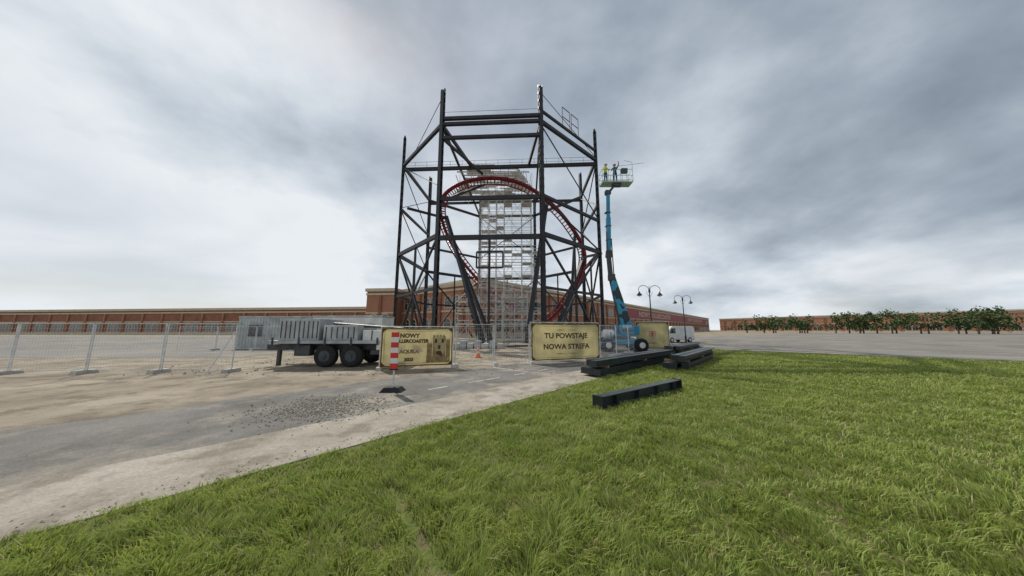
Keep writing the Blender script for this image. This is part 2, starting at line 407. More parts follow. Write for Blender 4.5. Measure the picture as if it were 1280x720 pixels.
# ------------------------------------------------------------------ red track
track=empty('roller_coaster_track',(0,44,0))
cp=[(3.5,55,3.2),(.9,54,4.2),(-.7,52,6.3),(-4.9,50,9.3),(-8.7,47,13.6),(-10.7,44,17.7),(-10.6,41,20.4),(-8.3,40,22.5),(-4.15,40,23.7),(.6,41,23.7),(5.3,42,21.3),(9,43,17.5),(11.2,44,13.4),(10.6,46,9.4),(8.4,48,5.7),(6.1,50,3.3),(3.0,53,2.0),(-1,55,1.4)]
cp=[V(c) for c in cp]
def catmull(P,n):
    out=[]
    for i in range(1,len(P)-2):
        p0,p1,p2,p3=P[i-1:i+3]
        for j in range(n):
            t=j/n; out.append(.5*((2*p1)+(p2-p0)*t+(2*p0-5*p1+4*p2-p3)*t*t+(3*p1-p0-3*p2+p3)*t**3))
    out.append(P[-2]); return out
tp=catmull(cp,9); cen=V((.3,44,13)); L1=[];L2=[];SP=[];ties=[]
for i,p in enumerate(tp):
    t=(tp[min(i+1,len(tp)-1)]-tp[max(i-1,0)]).normalized(); inn=(cen-p); inn=(inn-t*inn.dot(t)).normalized()
    sd=t.cross(inn).normalized(); A=R(48); s2=sd*math.cos(A)+inn*math.sin(A); i2=inn*math.cos(A)-sd*math.sin(A)
    L1.append(p+s2*.6+i2*.3);L2.append(p-s2*.6+i2*.3);SP.append(p-i2*.25); ties.append((p,s2,i2))
b=MB(); b.tube(L1,.1,8,0,(0,1,0)); b.tube(L2,.1,8,0,(0,1,0)); b.tube(SP,.24,10,0,(0,1,0))
b.build('rails',[red],track,smooth=True)
b=MB()
for i in range(0,len(tp)):
    b.beam(L1[i],SP[i],.10,.12); b.beam(L2[i],SP[i],.10,.12)
    if i%2==0: b.beam(L1[i],L2[i],.09,.10)
b.build('cross_ties',[red],track)
b=MB()
def strut(p,q,w=.48): b.beam(p,q,w,w,0); 
strut((-10.2,42.5,19.0),(-3.4,34.5,.2)); strut((-9.6,45,16),(-2.6,37.5,.2),.4)
strut((5.3,42.2,20.8),(1.75,34.5,.2)); strut((11.3,44.3,13),(5.4,38.5,.2)); strut((9.8,43,16.8),(8,41,.2),.36)
strut((-8.9,47,13),(-5.2,46,.2),.4); strut((10.4,46.4,9),(7,49,.2),.36); strut((-4.2,40.2,23),(-7.9,31,16.2),.3); strut((5.5,42,20.6),(3.2,30.2,16.1),.3)
strut((-10.6,43,19),(-14.7,38.5,18.6),.3); strut((11.3,44.3,13),(12.2,38.3,12),.32)
b.build('supports',[steel],track)

# ------------------------------------------------------------------ scaffolding
scaf=empty('scaffolding',(-1,46,0)); b=MB(); bd=MB()
def scaffold(xs,ys,nl,lift=2.0,z0=0.15):
    r=.042; top=z0+nl*lift+.9
    for x in xs:
        for y in ys: b.tube([(x,y,z0),(x,y,top)],r,5)
    for l in range(nl+1):
        z=z0+l*lift
        for y in ys: 
            b.tube([(xs[0],y,z),(xs[-1],y,z)],r*.85,4); 
            if l:
                b.tube([(xs[0],y,z+1),(xs[-1],y,z+1)],r*.7,4); b.tube([(xs[0],y,z+.5),(xs[-1],y,z+.5)],r*.6,4)
        for x in xs: b.tube([(x,ys[0],z),(x,ys[-1],z)],r*.85,4)
        if l<nl:
            for i in range(len(xs)-1):
                if (i+l)%2==0: b.tube([(xs[i],ys[0]-.04,z),(xs[i+1],ys[0]-.04,z+lift)],r*.8,4)
                else: b.tube([(xs[i+1],ys[-1]+.04,z),(xs[i],ys[-1]+.04,z+lift)],r*.8,4)
        if l:
            for i in random.sample(range(len(xs)-1),min(len(xs)-1,3)):
                j=random.randrange(len(ys)-1)
                bd.box((xs[i]+.05,ys[j]+.05,z+.03),(xs[i+1]-.05,ys[j+1]-.05,z+.09))
scaffold([-5.2,-3.9,-2.6,-1.3,0.,1.6,3.2],[44.5,46.3,48.1],12)
scaffold([-8.9,-7.1,-5.4],[45.5,47.5],3); scaffold([-1.4,.4,2.2],[41,42.8],3)
scaffold([3.4,5.2],[45,47],7)
b.build('tubes',[alu],scaf); bd.build('boards',[deckm],scaf)
b=MB()
cx=-2.6
for j in range(26):
    y=38.6+j*.46; f=(y-38.6)/12; hw=3.4+3.6*min(1,f*1.5) if f<.8 else 7-(f-.8)*12
    x=cx-hw+random.uniform(-.25,.25)
    while x<cx+hw*.92:
        ln=random.uniform(1.6,2.6); 
        if random.random()<.86: b.box((x,y,25.25+random.uniform(0,.03)),(min(x+ln,cx+hw*.95),y+.36,25.31))
        x+=ln+.03
b.build('deck_planks',[deckm],scaf)
b=MB()
for j in range(11):
    x=cx-6+j*1.15; y0=38.6+max(0,abs(x-cx)-3)*.9; b.beam((x,y0,25.14),(x*1.0,50.3,25.14),.07,.16)
for y in (40,43,46,49): b.beam((cx-5.6,y,24.96),(cx+5.2,y,24.96),.1,.18)
for j in range(9):
    an=R(200-j*27); p=V((cx+6*math.cos(an),44.5+5.6*math.sin(an),0)); 
    b.tube([(p.x,p.y,23.2),(p.x,p.y,26.5)],.035,5)
for j in range(7):
    x=cx-5+j*1.6; b.tube([(x,39.6,24.9),(x+.9,44.4,22.6)],.035,5)
b.build('deck_joists',[alu],scaf)

# ------------------------------------------------------------------ mall building
def facade(parts,p,q,H,depth,pilstep,win=True,arch=True):
    bw,bt,bg_=parts; p=V((*p,0));q=V((*q,0)); u=(q-p).normalized(); Ln=(q-p).length; n=V((u.y,-u.x,0))
    if n.dot(-p)<0: n=-n
    def fb(mb,u0,u1,z0,z1,n0,n1,m=0):
        c=[p+u*a+n*d_ for a,d_ in ((u0,n0),(u1,n0),(u1,n1),(u0,n1))]
        mb.hexa([Z(x,z0) for x in c]+[Z(x,z1) for x in c],m)
    fb(bw,0,Ln,0,H,-depth,0)
    fb(bt,-.3,Ln+.3,H-.45,H+.35,-depth-.3,.45,0); fb(bt,-.15,Ln+.15,H-1.4,H-.9,0.002,.22,0)
    fb(bt,0.01,Ln-.01,H*.48,H*.48+.4,.002,.16,0); fb(bt,.01,Ln-.01,0,.9,.002,.12,0)
    s=pilstep*.5
    while s<Ln-1:
        fb(bw,s-.35,s+.35,.902,H-1.402,.002,.34,1)
        if win and s+pilstep<Ln:
            m=s+pilstep/2; w_=1.0
            for off in (-1.3,1.3) if pilstep>5 else (0,):
                for base,hh in ((1.3,2.0),) if not arch else ((1.2,2.1),(H*.48+1.1,1.7)):
                    for mb,ww,nn,ex in ((bt,w_+.22,.05,.22),(bg_,w_,.09,0)):
                        c=m+off; pts=[p+u*(c-ww)+n*nn+V((0,0,base-ex)),p+u*(c+ww)+n*nn+V((0,0,base-ex))]
                        for j in range(9):
                            a=math.pi*j/8; pts.append(p+u*(c+ww*math.cos(a))+n*nn+V((0,0,base+hh+ww*math.sin(a))))
                        mb.extrude(pts,-n*(nn-.003))
                    fb(bt,m+off-.04,m+off+.04,base+.002,base+hh+.9,.093,.13); fb(bt,m+off-w_,m+off-.042,base+hh-.04,base+hh+.04,.093,.12); fb(bt,m+off+.042,m+off+w_,base+hh-.04,base+hh+.04,.093,.12)
        s+=pilstep
    return p,u,n,Ln,fb
mall=empty('shopping_mall_building',(-8,64,0))
bw,bt,bg_=MB(),MB(),MB(); parts=(bw,bt,bg_)
facade(parts,(-8,64),(-30.5,78.7),12.2,26,7.5)
P2,u2,n2_,L2_,fb=facade(parts,(-7.7,63.7),(205,302),13,30,8)
facade(parts,(-38,75),(-30.2,74.2),12.0,14,7.8,arch=False)
P,u=V((-38,75,0)),(V((-30.2,74.2,0))-V((-38,75,0))).normalized()
n=V((u.y,-u.x,0)); 
for c in (2.4,5.4):
    for mb,ww,nn,ex in ((bt,1.35,.36,.2),(bg_,1.1,.40,0)):
        pts=[P+u*(c-ww)+n*nn+V((0,0,1.2-ex)),P+u*(c+ww)+n*nn+V((0,0,1.2-ex))]
        for j in range(11):
            a=math.pi*j/10; pts.append(P+u*(c+ww*math.cos(a))+n*nn+V((0,0,4.4+ww*math.sin(a))))
        mb.extrude(pts,-n*(nn-.003))
for f,ww in ((20,5),(46,4),(78,6),(120,5)):
    a=P2+u2*f-n2_*6; c=P2+u2*(f+ww)-n2_*6; bt.beam(Z(a,13.9),Z(c,13.9),3,1.1)
bw.build('walls',[brickm,brick2],mall); bt.build('cornices_and_frames',[cream],mall); bg_.build('window_glass',[glass],mall)
def text2d(body,size=1,bold=.0,spacing=1):
    cu=bpy.data.curves.new('t','FONT'); cu.body=body; cu.size=size; cu.align_x='CENTER'; cu.align_y='CENTER'; cu.offset=bold; cu.space_character=spacing; cu.resolution_u=3; cu.fill_mode='FRONT'
    o=bpy.data.objects.new('t',cu); link(o); dg=bpy.context.evaluated_depsgraph_get(); me=bpy.data.meshes.new_from_object(o.evaluated_get(dg))
    vs=[v.co.copy() for v in me.vertices]; fs=[tuple(p.vertices) for p in me.polygons]
    bpy.data.objects.remove(o); bpy.data.curves.remove(cu); bpy.data.meshes.remove(me); return vs,fs
b=MB()
def fbq(mb,u0,u1,z0,z1,n0,n1,m=0):
    c=[P2+u2*a+n2_*d_ for a,d_ in ((u0,n0),(u1,n0),(u1,n1),(u0,n1))]; mb.hexa([Z(x,z0) for x in c]+[Z(x,z1) for x in c],m)
fbq(b,80,300,6.9,11.3,.36,.5,0); fbq(b,79.6,300.4,6.6,6.88,.36,.6,1); fbq(b,79.6,300.4,11.32,11.56,.36,.6,1)
for tx,c in (("NOWY ROLLERCOASTER",134),("NOWY ROLLERCOASTER",245)):
    vs,fs=text2d(tx,3.6,.07); nb=len(b.v)
    for v in vs: b.v.append(P2+u2*(c+v.x*1.45)+n2_*.52+V((0,0,9.1+v.y)))
    for f in fs: b.f.append(tuple(nb+i for i in f)); b.m.append(1)
b.build('fascia_sign',[mallred,cream],mall)
low=empty('low_brick_building',(-60,90,0)); bw,bt,bg_=MB(),MB(),MB()
facade((bw,bt,bg_),(-46,92),(-420,135),8.6,25,8,arch=False)
bw.build('walls',[brick2,brickm],low); bt.build('cornices',[cream],low); bg_.build('windows',[glass],low)
# a further wing closes the right side of the car park
low=empty('low_brick_building',(215,250,0)); bw,bt,bg_=MB(),MB(),MB()
facade((bw,bt,bg_),(212,296),(330,40),12.4,25,9,arch=False)
bw.build('walls',[brickm,brick2],low); bt.build('cornices',[cream],low); bg_.build('windows',[glass],low)

# ------------------------------------------------------------------ banners on fence
def banner(name,p,q,z0,z1,kind):
    p=V((*p,0));q=V((*q,0)); u=(q-p).normalized(); n=V((u.y,-u.x,0)); W=(q-p).length; H=z1-z0
    if n.dot(-p)<0:n=-n
    e=empty(name,tuple((p+q)/2))
    ph=random.random()*6
    def S(s,t,o=0):
        d=.026*math.sin(s*2.6+ph+t*1.2)+.014*math.sin(s*6.5+t*4+ph*2)+.02*math.sin(t*3.1/H*1.0)*math.sin(s*1.3)
        sag=-.03*math.sin(math.pi*s/W)*(t/H)
        return p+u*s+n*(.08+d+o)+V((0,0,z0+t+sag))
    b=MB(); nx,ny=48,24
    for i in range(nx+1):
        for j in range(ny+1): b.v.append(S(W*i/nx,H*j/ny))
    for i in range(nx):
        for j in range(ny):
            a=i*(ny+1)+j; b.f.append((a,a+ny+1,a+ny+2,a+1)); b.m.append(0)
    b.build('sheet',[parch],e,smooth=True)
    b=MB(); 
    def rect(s0,t0,s1,t1,m=0,o=.005,k=14):
        hor=(s1-s0)>(t1-t0)
        for i in range(k):
            if hor: a=s0+(s1-s0)*i/k; c=s0+(s1-s0)*(i+1)/k; b.quad(S(a,t0,o),S(c,t0,o),S(c,t1,o),S(a,t1,o),m)
            else: a=t0+(t1-t0)*i/k; c=t0+(t1-t0)*(i+1)/k; b.quad(S(s0,a,o),S(s1,a,o),S(s1,c,o),S(s0,c,o),m)
    g=.045
    rect(.01,.01,W-.01,.01+g,0);rect(.01,H-.01-g,W-.01,H-.01,0);rect(.01,.01+g,.01+g,H-.01-g,0);rect(W-.01-g,.01+g,W-.01,H-.01-g,0)
    g2=.12; 
    rect(g2,g2,W-g2,g2+.015,1);rect(g2,H-g2-.015,W-g2,H-g2,1);rect(g2,g2+.015,g2+.015,H-g2-.015,1);rect(W-g2-.015,g2+.015,W-g2,H-g2-.015,1)
    for sx in (0,1):
        for sy in (0,1):
            X=.0+g if sx==0 else W-g; Y=g if sy==0 else H-g; dx=1 if sx==0 else -1; dy=1 if sy==0 else -1
            b.poly([S(X,Y,.007),S(X+dx*.2,Y,.007),S(X+dx*.1,Y+dy*.06,.007),S(X+dx*.06,Y+dy*.1,.007),S(X,Y+dy*.2,.007)],0)
    def tx(body,cs,ct,size,m=0,bold=.012,sx=1):
        vs,fs=text2d(body,size,bold); nb=len(b.v)
        for v in vs: b.v.append(S(cs+v.x*sx,ct+v.y,.006))
        for f in fs: b.f.append(tuple(nb+i for i in f)); b.m.append(m)
    def shp(pts,cs,ct,sc,m=1,o=.006):
        b.poly([S(cs+x*sc,ct+y*sc,o) for x,y in pts],m)
    if kind==2:
        tx("TU POWSTAJE",W/2,H*.66,.37,sx=1.08); tx("NOWA STREFA",W/2,H*.36,.37,sx=1.08)
        for s in (-1,1):
            for tt in (.17,.83):
                b.poly([S(W/2+s*.05,H*tt,.006),S(W/2+s*.35,H*tt+.02,.006),S(W/2+s*.7,H*tt,.006),S(W/2+s*.35,H*tt-.02,.006)],1)
    elif kind==1:
        cc_=W*.38
        tx("NOWY",cc_,H*.80,.25); tx("ROLLERCOASTER",cc_+.05,H*.655,.2,sx=.95)
        tx("AQUILA",cc_,H*.38,.22,m=1,bold=.014); tx("2025",cc_,H*.17,.19)
        for s in (-1,1):
            for j in range(7):
                a=R(12+j*13); l=.50-.03*j; c=(cc_+s*.14,H*.36+.03*j)
                b.poly([S(c[0],c[1],.0045+j*.0001),S(c[0]+s*l*math.cos(a)*.8-.02,c[1]+l*math.sin(a)*.5+.03,.0045+j*.0001),S(c[0]+s*l*math.cos(a),c[1]+l*math.sin(a)*.55,.0045+j*.0001),S(c[0]+s*l*math.cos(a)*.7,c[1]+l*math.sin(a)*.4-.03,.0045+j*.0001)],3)
        def tower_(cs,w_,t0,t1,m,o):
            rect(cs-w_/2,t0,cs+w_/2,t1,m,o,4)
            kk=4
            for j in range(kk):
                a=cs-w_/2+w_*(j+.1)/kk; rect(a,t1,a+w_/kk*.6,t1+.07,m,o,2)
        c0=W*.8
        rect(W*.62,.13,W-.14,.42,1,.005,8); tower_(c0,.56,.4,1.28,1,.006); tower_(c0-.42,.22,.4,.95,1,.0055); tower_(c0+.39,.18,.4,1.1,1,.0055)
        for dx,t in ((-.15,1.0),(.15,1.0),(0,.72)): rect(c0+dx-.05,t,c0+dx+.05,t+.18,0,.008,3)
        b.poly([S(c0-.13,.4,.008),S(c0+.13,.4,.008),S(c0+.13,.56,.008),S(c0+.07,.64,.008),S(c0-.07,.64,.008),S(c0-.13,.56,.008)],0)
    else:
        sh=[(-.3,.34),(0,.42),(.3,.34),(.3,-.05),(.17,-.3),(0,-.42),(-.17,-.3),(-.3,-.05)]
        shp(sh,W/2,H*.52,.8,1); shp([(x*.8,y*.8) for x,y in sh],W/2,H*.52,.8,3,.008)
        shp([(-.14,.2),(0,.28),(.14,.2),(.08,-.2),(-.08,-.2)],W/2,H*.52,.8,2,.010)
        tx("AQUILA",W/2,H*.2,.16,1)
    b.build('print',[brown,brown2,redp,cream],e)
    b=MB()
    for s in (-.03,W+.03): b.tube([p+u*s+V((0,0,.05)),p+u*s+V((0,0,z1+.06))],.021,8)
    for z in (z0-.05 if z0>.15 else .12,z1+.05): b.tube([p-u*.03+V((0,0,z)),q+u*.03+V((0,0,z))],.018,8)
    for i in range(1,int(W/.12)): b.tube([p+u*(i*.12)+V((0,0,.12)),p+u*(i*.12)+V((0,0,z1+.05))],.0025,3)
    for s in (.05,W-.05): b.tube([p+u*s+V((0,0,z1*.8)),p+u*s-n*.9+V((0,0,.06))],.018,6)
    b.build('frame',[alu],e)
    b=MB()
    for s in (-.03,W+.03):
        c=p+u*s; b.hexa([Z(c+u*a+n*d_,0.0) for a,d_ in ((-.11,-.33),(.11,-.33),(.11,.33),(-.11,.33))]+[Z(c+u*a+n*d_,.13) for a,d_ in ((-.09,-.3),(.09,-.3),(.09,.3),(-.09,.3))])
    b.build('feet',[concrete],e)
    return e
banner('advertising_banner',(-5.62,12.6),(-2.75,13.55),.12,1.78,1)
banner('advertising_banner',(.95,14.75),(4.75,16.1),.16,2.02,2)
banner('advertising_banner',(10.5,24.6),(12.7,23.6),.2,2.3,3)

def fence(p,q,z1=1.95,n_p=2):
    p=V((*p,0));q=V((*q,0)); e=empty('construction_fence',tuple((p+q)/2)); b=MB(); bf=MB(); Lt=(q-p).length; u=(q-p).normalized(); n=V((u.y,-u.x,0)); w_=Lt/n_p
    for i in range(n_p):
        a=p+u*(w_*i+.04); c=p+u*(w_*(i+1)-.04); 
        for x in (a,c): b.tube([x+V((0,0,.04)),x+V((0,0,z1))],.021,8)
        for z in (.14,z1-.01,z1*.5): b.tube([Z(a,z),Z(c,z)],.016 if z!=z1*.5 else .006,6)
        m=int(w_/.11)
        for j in range(1,m): x=lerp(a,c,j/m); b.tube([Z(x,.14),Z(x,z1)],.0028,3,cap=False)
        for j in range(1,9): z=.14+(z1-.14)*j/9; b.tube([Z(a,z),Z(c,z)],.0026,3,cap=False)
        for x in (a,): bf.hexa([Z(x+u*s+n*d_,0) for s,d_ in ((-.12,-.35),(.12,-.35),(.12,.35),(-.12,.35))]+[Z(x+u*s+n*d_,.14) for s,d_ in ((-.1,-.3),(.1,-.3),(.1,.3),(-.1,.3))])
    b.tube([Z(p+u*.1,1.6),Z(p+u*.1-n*1.0,.05)],.02,6)
    b.build('mesh_panels',[alu],e); bf.build('feet',[concrete],e)
fence((-2.65,13.6),(.9,14.72),1.95,2)
fence((4.85,16.15),(10.3,23.9),1.95,3)
fence((-14.5,24),(-28,24.5),1.95,4)
fence((-11.3,12.0),(-22,11.2),1.95,4)

# ------------------------------------------------------------------ red/white beacon post
bp=empty('delineator_post',(-3.3,8.26,0)); b=MB()
b.tube([(-3.3,8.3,.05),(-3.3,8.3,.75)],.025,8,1)
z=.62; i=0
while z<1.62:
    z2=min(z+.145,1.63); b.box((-3.405,8.245,z),(-3.195,8.285,z2),0 if i%2==0 else 2); z=z2; i+=1
b.hexa([(-3.6,8.08,0.01),(-3.0,8.08,.01),(-3.0,8.5,.01),(-3.6,8.5,.01),(-3.5,8.16,.13),(-3.1,8.16,.13),(-3.1,8.42,.13),(-3.5,8.42,.13)],3)
b.box((-3.42,8.235,.585),(-3.18,8.295,.615),3)
b.build('striped_board_and_base',[redp,alu,white,black],bp,bevel=.004)

# ------------------------------------------------------------------ cones, site clutter
def cone(x,y):
    e=empty('traffic_cone',(x,y,0)); b=MB()
    b.box((x-.19,y-.19,0.01),(x+.19,y+.19,.05),0)
    zs=[.05,.25,.38,.5,.6,.72]; rs=[.15,.11,.085,.062,.045,.025]
    for i in range(5): b.tube([(x,y,zs[i]),(x,y,zs[i+1]-.0005)],[rs[i],rs[i+1]],14,1 if i in (1,3) else 0)
    b.build('cone_body',[orange,white],e,smooth=False)
cone(-2.1,18.2); cone(-1.5,27)
e=empty('building_material_pile',(-4,27,0)); b=MB()
for i in range(7):
    x=-5.4+i*.65+random.random()*.2; b.box((x,26.4,.0),(x+.55,27.3+.2*(i%3),.45+.25*(i%2)),i%2)
for i in range(6): b.tube([(-.5+i*.15,28,.1+.02*i),(2.4+i*.1,28.8,.1+.02*i)],.05,6,2)
b.build('blocks_and_pipes',[concrete,lgrey,steel],e,bevel=.02)
e=empty('pallet_stack',(4.5,27,0)); b=MB()
for l in range(5):
    z=l*.14
    for j in range(3): b.box((4,26.5+j*.42,z),(5.2,26.6+j*.42,z+.09))
    for j in range(6): b.box((4+j*.21,26.48,z+.092),(4.14+j*.21,27.48,z+.115))
b.build('pallets',[wood],e)

# ------------------------------------------------------------------ steel beam stacks
def stack(s0,t0,ln,layers,cnt,w=.26,h=.21,ang=0,skew=0):
    c=V(kp(s0,t0)); e=empty('steel_beam_stack',tuple(c)); b=MB(); bw_=MB()
    d=U.copy(); d.rotate(Matrix.Rotation(ang,3,'Z')); nrm=V((-d.y,d.x,0))
    z=.10
    for l in range(layers):
        for f in (.08,.5,.9):
            a=c+d*ln*f; bw_.beam(Z(a-nrm*(.1),z-.045),Z(a+nrm*((cnt-.2)*(w+.06)),z-.045),.09,.085)
        for j in range(cnt-(l%2)):
            off=nrm*(j*(w+.06)+random.uniform(-.02,.03)+l*.05); o2=d*random.uniform(-.35,.35); sk=nrm*random.uniform(-.05,.05)
            b.ibeam(Z(c+off+o2,z+h/2),Z(c+off+o2+sk+d*(ln+random.uniform(-.6,.6)),z+h/2),w,h,t=.028)
            pe=c+off+o2; b.beam(Z(pe-d*.02,z+h/2),Z(pe-d*.002,z+h/2),w+.02,h+.01)
        z+=h+.092
    b.build('beams',[steel2],e); bw_.build('timber_spacers',[wood],e)
stack(4.55,.1,8.5,2,3,ang=R(-3))
stack(8.6,-1.75,7.5,2,3)
stack(16.5,.2,7,2,4)
e=empty('steel_beam',(3.2,7.5,0)); b=MB(); p=V((1.86,6.52,.15)); q=V((4.78,8.66,.15)); b.ibeam(p,q,.22,.24,t=.02)
d=(q-p).normalized(); b.beam(p-d*.022,p-d*.002,.26,.27); b.beam(q+d*.002,q+d*.022,.26,.27)
for f in (.15,.4,.65,.88): c=lerp(p,q,f); b.beam(c,c+d*.012,.2,.19)
b.build('beam',[steel2],e)

# ------------------------------------------------------------------ street lamps
def lamp(x,y,H=5.6,ang=0):
    e=empty('street_lamp',(x,y,0)); b=MB(); g=MB(); c=math.cos(ang); s=math.sin(ang)
    b.tube([(x,y,0),(x,y,.15),(x,y,.16),(x,y,.9),(x,y,1.0),(x,y,H-.3)],[.2,.2,.13,.11,.075,.05],10)
    b.tube([(x,y,H-.3),(x,y,H-.1),(x,y,H+.1),(x,y,H+.35)],[.07,.04,.03,.004],8)
    for sg in (-1,1):
        pts=[]
        for i in range(15):
            a=R(200-i*16.5); r=.55; px=.62+r*math.cos(a); pz=H-.15+r*math.sin(a)*.8
            pts.append((x+sg*px*c,y+sg*px*s,pz))
        pts=[(x,y,H-.75),(x+sg*.04*c,y+sg*.04*s,H-.5)]+pts
        b.tube(pts,.028,6,0,(0,1,.01))
        b.tube([(x,y,H-.9),(x+sg*.3*c,y+sg*.3*s,H-.55),(x+sg*.32*c,y+sg*.32*s,H-.35),(x+sg*.18*c,y+sg*.18*s,H-.4)],.016,5,0,(0,1,.01))
        ex,ey,ez=pts[-1]; 
        b.tube([(ex,ey,ez+.05),(ex,ey,ez-.05),(ex,ey,ez-.15),(ex,ey,ez-.32),(ex,ey,ez-.36)],[.035,.07,.13,.27,.29],14)
        g.tube([(ex,ey,ez-.362),(ex,ey,ez-.42),(ex,ey,ez-.47)],[.2,.16,.06],12)
    b.build('pole_and_arms',[dgrey],e,smooth=False); g.build('lamp_glass',[white],e,smooth=True)
lamp(14.1,29.3,5.9,R(5)); lamp(22.6,38,5.9,R(5))

# ------------------------------------------------------------------ boom lift
lift=empty('boom_lift',(8.7,23.6,0)); b=MB()
b.box((7.5,22.95,.55),(10.1,24.35,.95),0); b.box((7.1,23.2,.45),(10.5,23.5,.7),0); b.box((7.1,23.9,.45),(10.5,24.2,.7),0)
b.box((6.95,22.75,.42),(7.35,24.55,.62),0); b.box((10.0,22.75,.42),(10.4,24.55,.62),0)
b.tube([(8.8,23.65,.95),(8.8,23.65,1.15)],.75,20,1)
b.box((8.05,22.95,1.15),(9.75,24.35,1.32),0)
b.box((8.62,22.85,1.325),(9.6,23.35,2.15),0); b.box((8.62,23.98,1.325),(9.6,24.45,2.15),0)
b.box((9.62,23.0,1.325),(10.1,24.3,2.0),0)
b.hexa([(9.0,23.42,1.325),(9.6,23.42,1.325),(9.6,23.92,1.325),(9.0,23.92,1.325),(8.95,23.42,2.5),(9.4,23.42,2.5),(9.4,23.92,2.5),(8.95,23.92,2.5)],0)
b.build('chassis_and_turret',[blue,dgrey],lift,bevel=.03)
b=MB()
for i in range(6): b.box((8.7+i*.14,22.842,1.5),(8.78+i*.14,22.849,1.72),0)
b.box((8.7,22.84,1.86),(9.4,22.848,2.05),1)
for j in range(3): b.box((8.05,22.84-.0,.6+j*.28),(8.12,22.95,.63+j*.28),0)
b.box((7.75,22.9,.6),(7.79,22.94,1.5),0); b.box((8.1,22.9,.6),(8.14,22.94,1.5),0)
b.build('grilles_and_label',[black,white],lift)
vs,fs=text2d("LIFT 135",.22,.004); b=MB()
for v in vs: b.v.append(V((9.05+v.x*.8,22.836,1.955+v.y*.8)))
for f in fs: b.f.append(f); b.m.append(0)
b.build('label_text',[blue],lift)
b=MB()
for x in (7.45,10.05):
    for y in (22.55,24.35):
        b.tube([(x,y,.5),(x,y+.06,.5),(x,y+.32,.5),(x,y+.38,.5)],[.40,.5,.5,.40],24,0); b.tube([(x,y-.012,.5),(x,y+.39,.5)],.23,16,1)
        for j in range(20):
            a=j*math.pi/10; b.beam((x+.5*math.cos(a),y+.05,.5+.5*math.sin(a)),(x+.5*math.cos(a+.1),y+.33,.5+.5*math.sin(a+.1)),.05,.04)
b.build('wheels',[black,white],lift)
b=MB()
b.tube([(7.35,23.6,1.35),(7.45,23.6,1.35),(8.15,23.6,1.35),(8.25,23.6,1.35)],[.25,.36,.36,.25],18)
b.build('white_tank',[white],lift,smooth=False)
b=MB()
b.beam((9.25,23.66,2.0),(8.3,23.6,6.05),.86,.55,0,(0,1,0),.46,.42)
b.build('primary_boom',[camo],lift,bevel=.03)
b=MB()
b.beam((8.72,23.5,1.9),(8.3,23.5,4.9),.10,.14,0,(0,1,0)); b.tube([(8.75,23.45,1.8),(8.5,23.45,3.9)],.07,8)
b.box((8.05,23.35,5.75),(8.52,23.85,6.25),0); b.beam((8.22,23.6,6.0),(8.12,23.6,7.9),.3,.34,0,(0,1,0))
b.beam((8.12,23.6,7.7),(8.2,23.6,8.3),.46,.4,0,(0,1,0)); b.beam((8.02,23.42,5.9),(7.98,23.42,9.9),.07,.07,0,(0,1,0)); b.tube([(8.42,23.4,6.1),(8.36,23.4,9.2)],.045,6)
b.box((8.1,23.4,13.3),(8.55,23.8,13.65),0); b.beam((8.35,23.5,13.4),(8.9,23.4,14.1),.16,.18); b.box((8.7,23.2,13.95),(9.4,23.6,14.2),0)
for z in (9.2,10.4,11.6): b.box((8.0,23.42,z),(8.44,23.78,z+.08),0)
b.build('hinges_and_hoses',[dgrey],lift)
b=MB(); b.beam((8.15,23.6,8.0),(8.26,23.6,11.2),.32,.34,0,(0,1,0)); b.beam((8.26,23.6,11.202),(8.34,23.6,13.4),.25,.27,0,(0,1,0)); b.build('upper_boom',[blue],lift,bevel=.015)
b=MB(); bx0,bx1,by0,by1,bz=7.75,10.35,23.05,24.0,14.25
b.box((bx0,by0,bz-.06),(bx1,by1,bz),0)
for z in (bz+.12,bz+.55,bz+1.1):
    b.tube([(bx0,by0,z),(bx1,by0,z),(bx1,by1,z),(bx0,by1,z),(bx0,by0,z)],.024,6)
for i in range(6):
    x=bx0+(bx1-bx0)*i/5
    for y in (by0,by1): b.tube([(x,y,bz),(x,y,bz+1.1)],.02,6)
b.tube([(bx1,by0,bz+1.1),(bx1,by0,bz+1.75),(bx1-.7,by0,bz+1.9)],.02,6); b.tube([(bx0+1.9,by1,bz+1.1),(bx0+2.0,by1,bz+1.7)],.02,6)
b.tube([(bx1-1.1,by0+.1,bz+1.45),(bx1+1.1,by0+.1,bz+1.75)],.018,6)
b.box((bx0+1.65,by0-.1,bz+.75),(bx0+2.15,by0+.15,bz+1.15),1)
b.build('basket',[mat('basket_green_white',(.35,.50,.42),.5,0,3,.2),dgrey],lift)

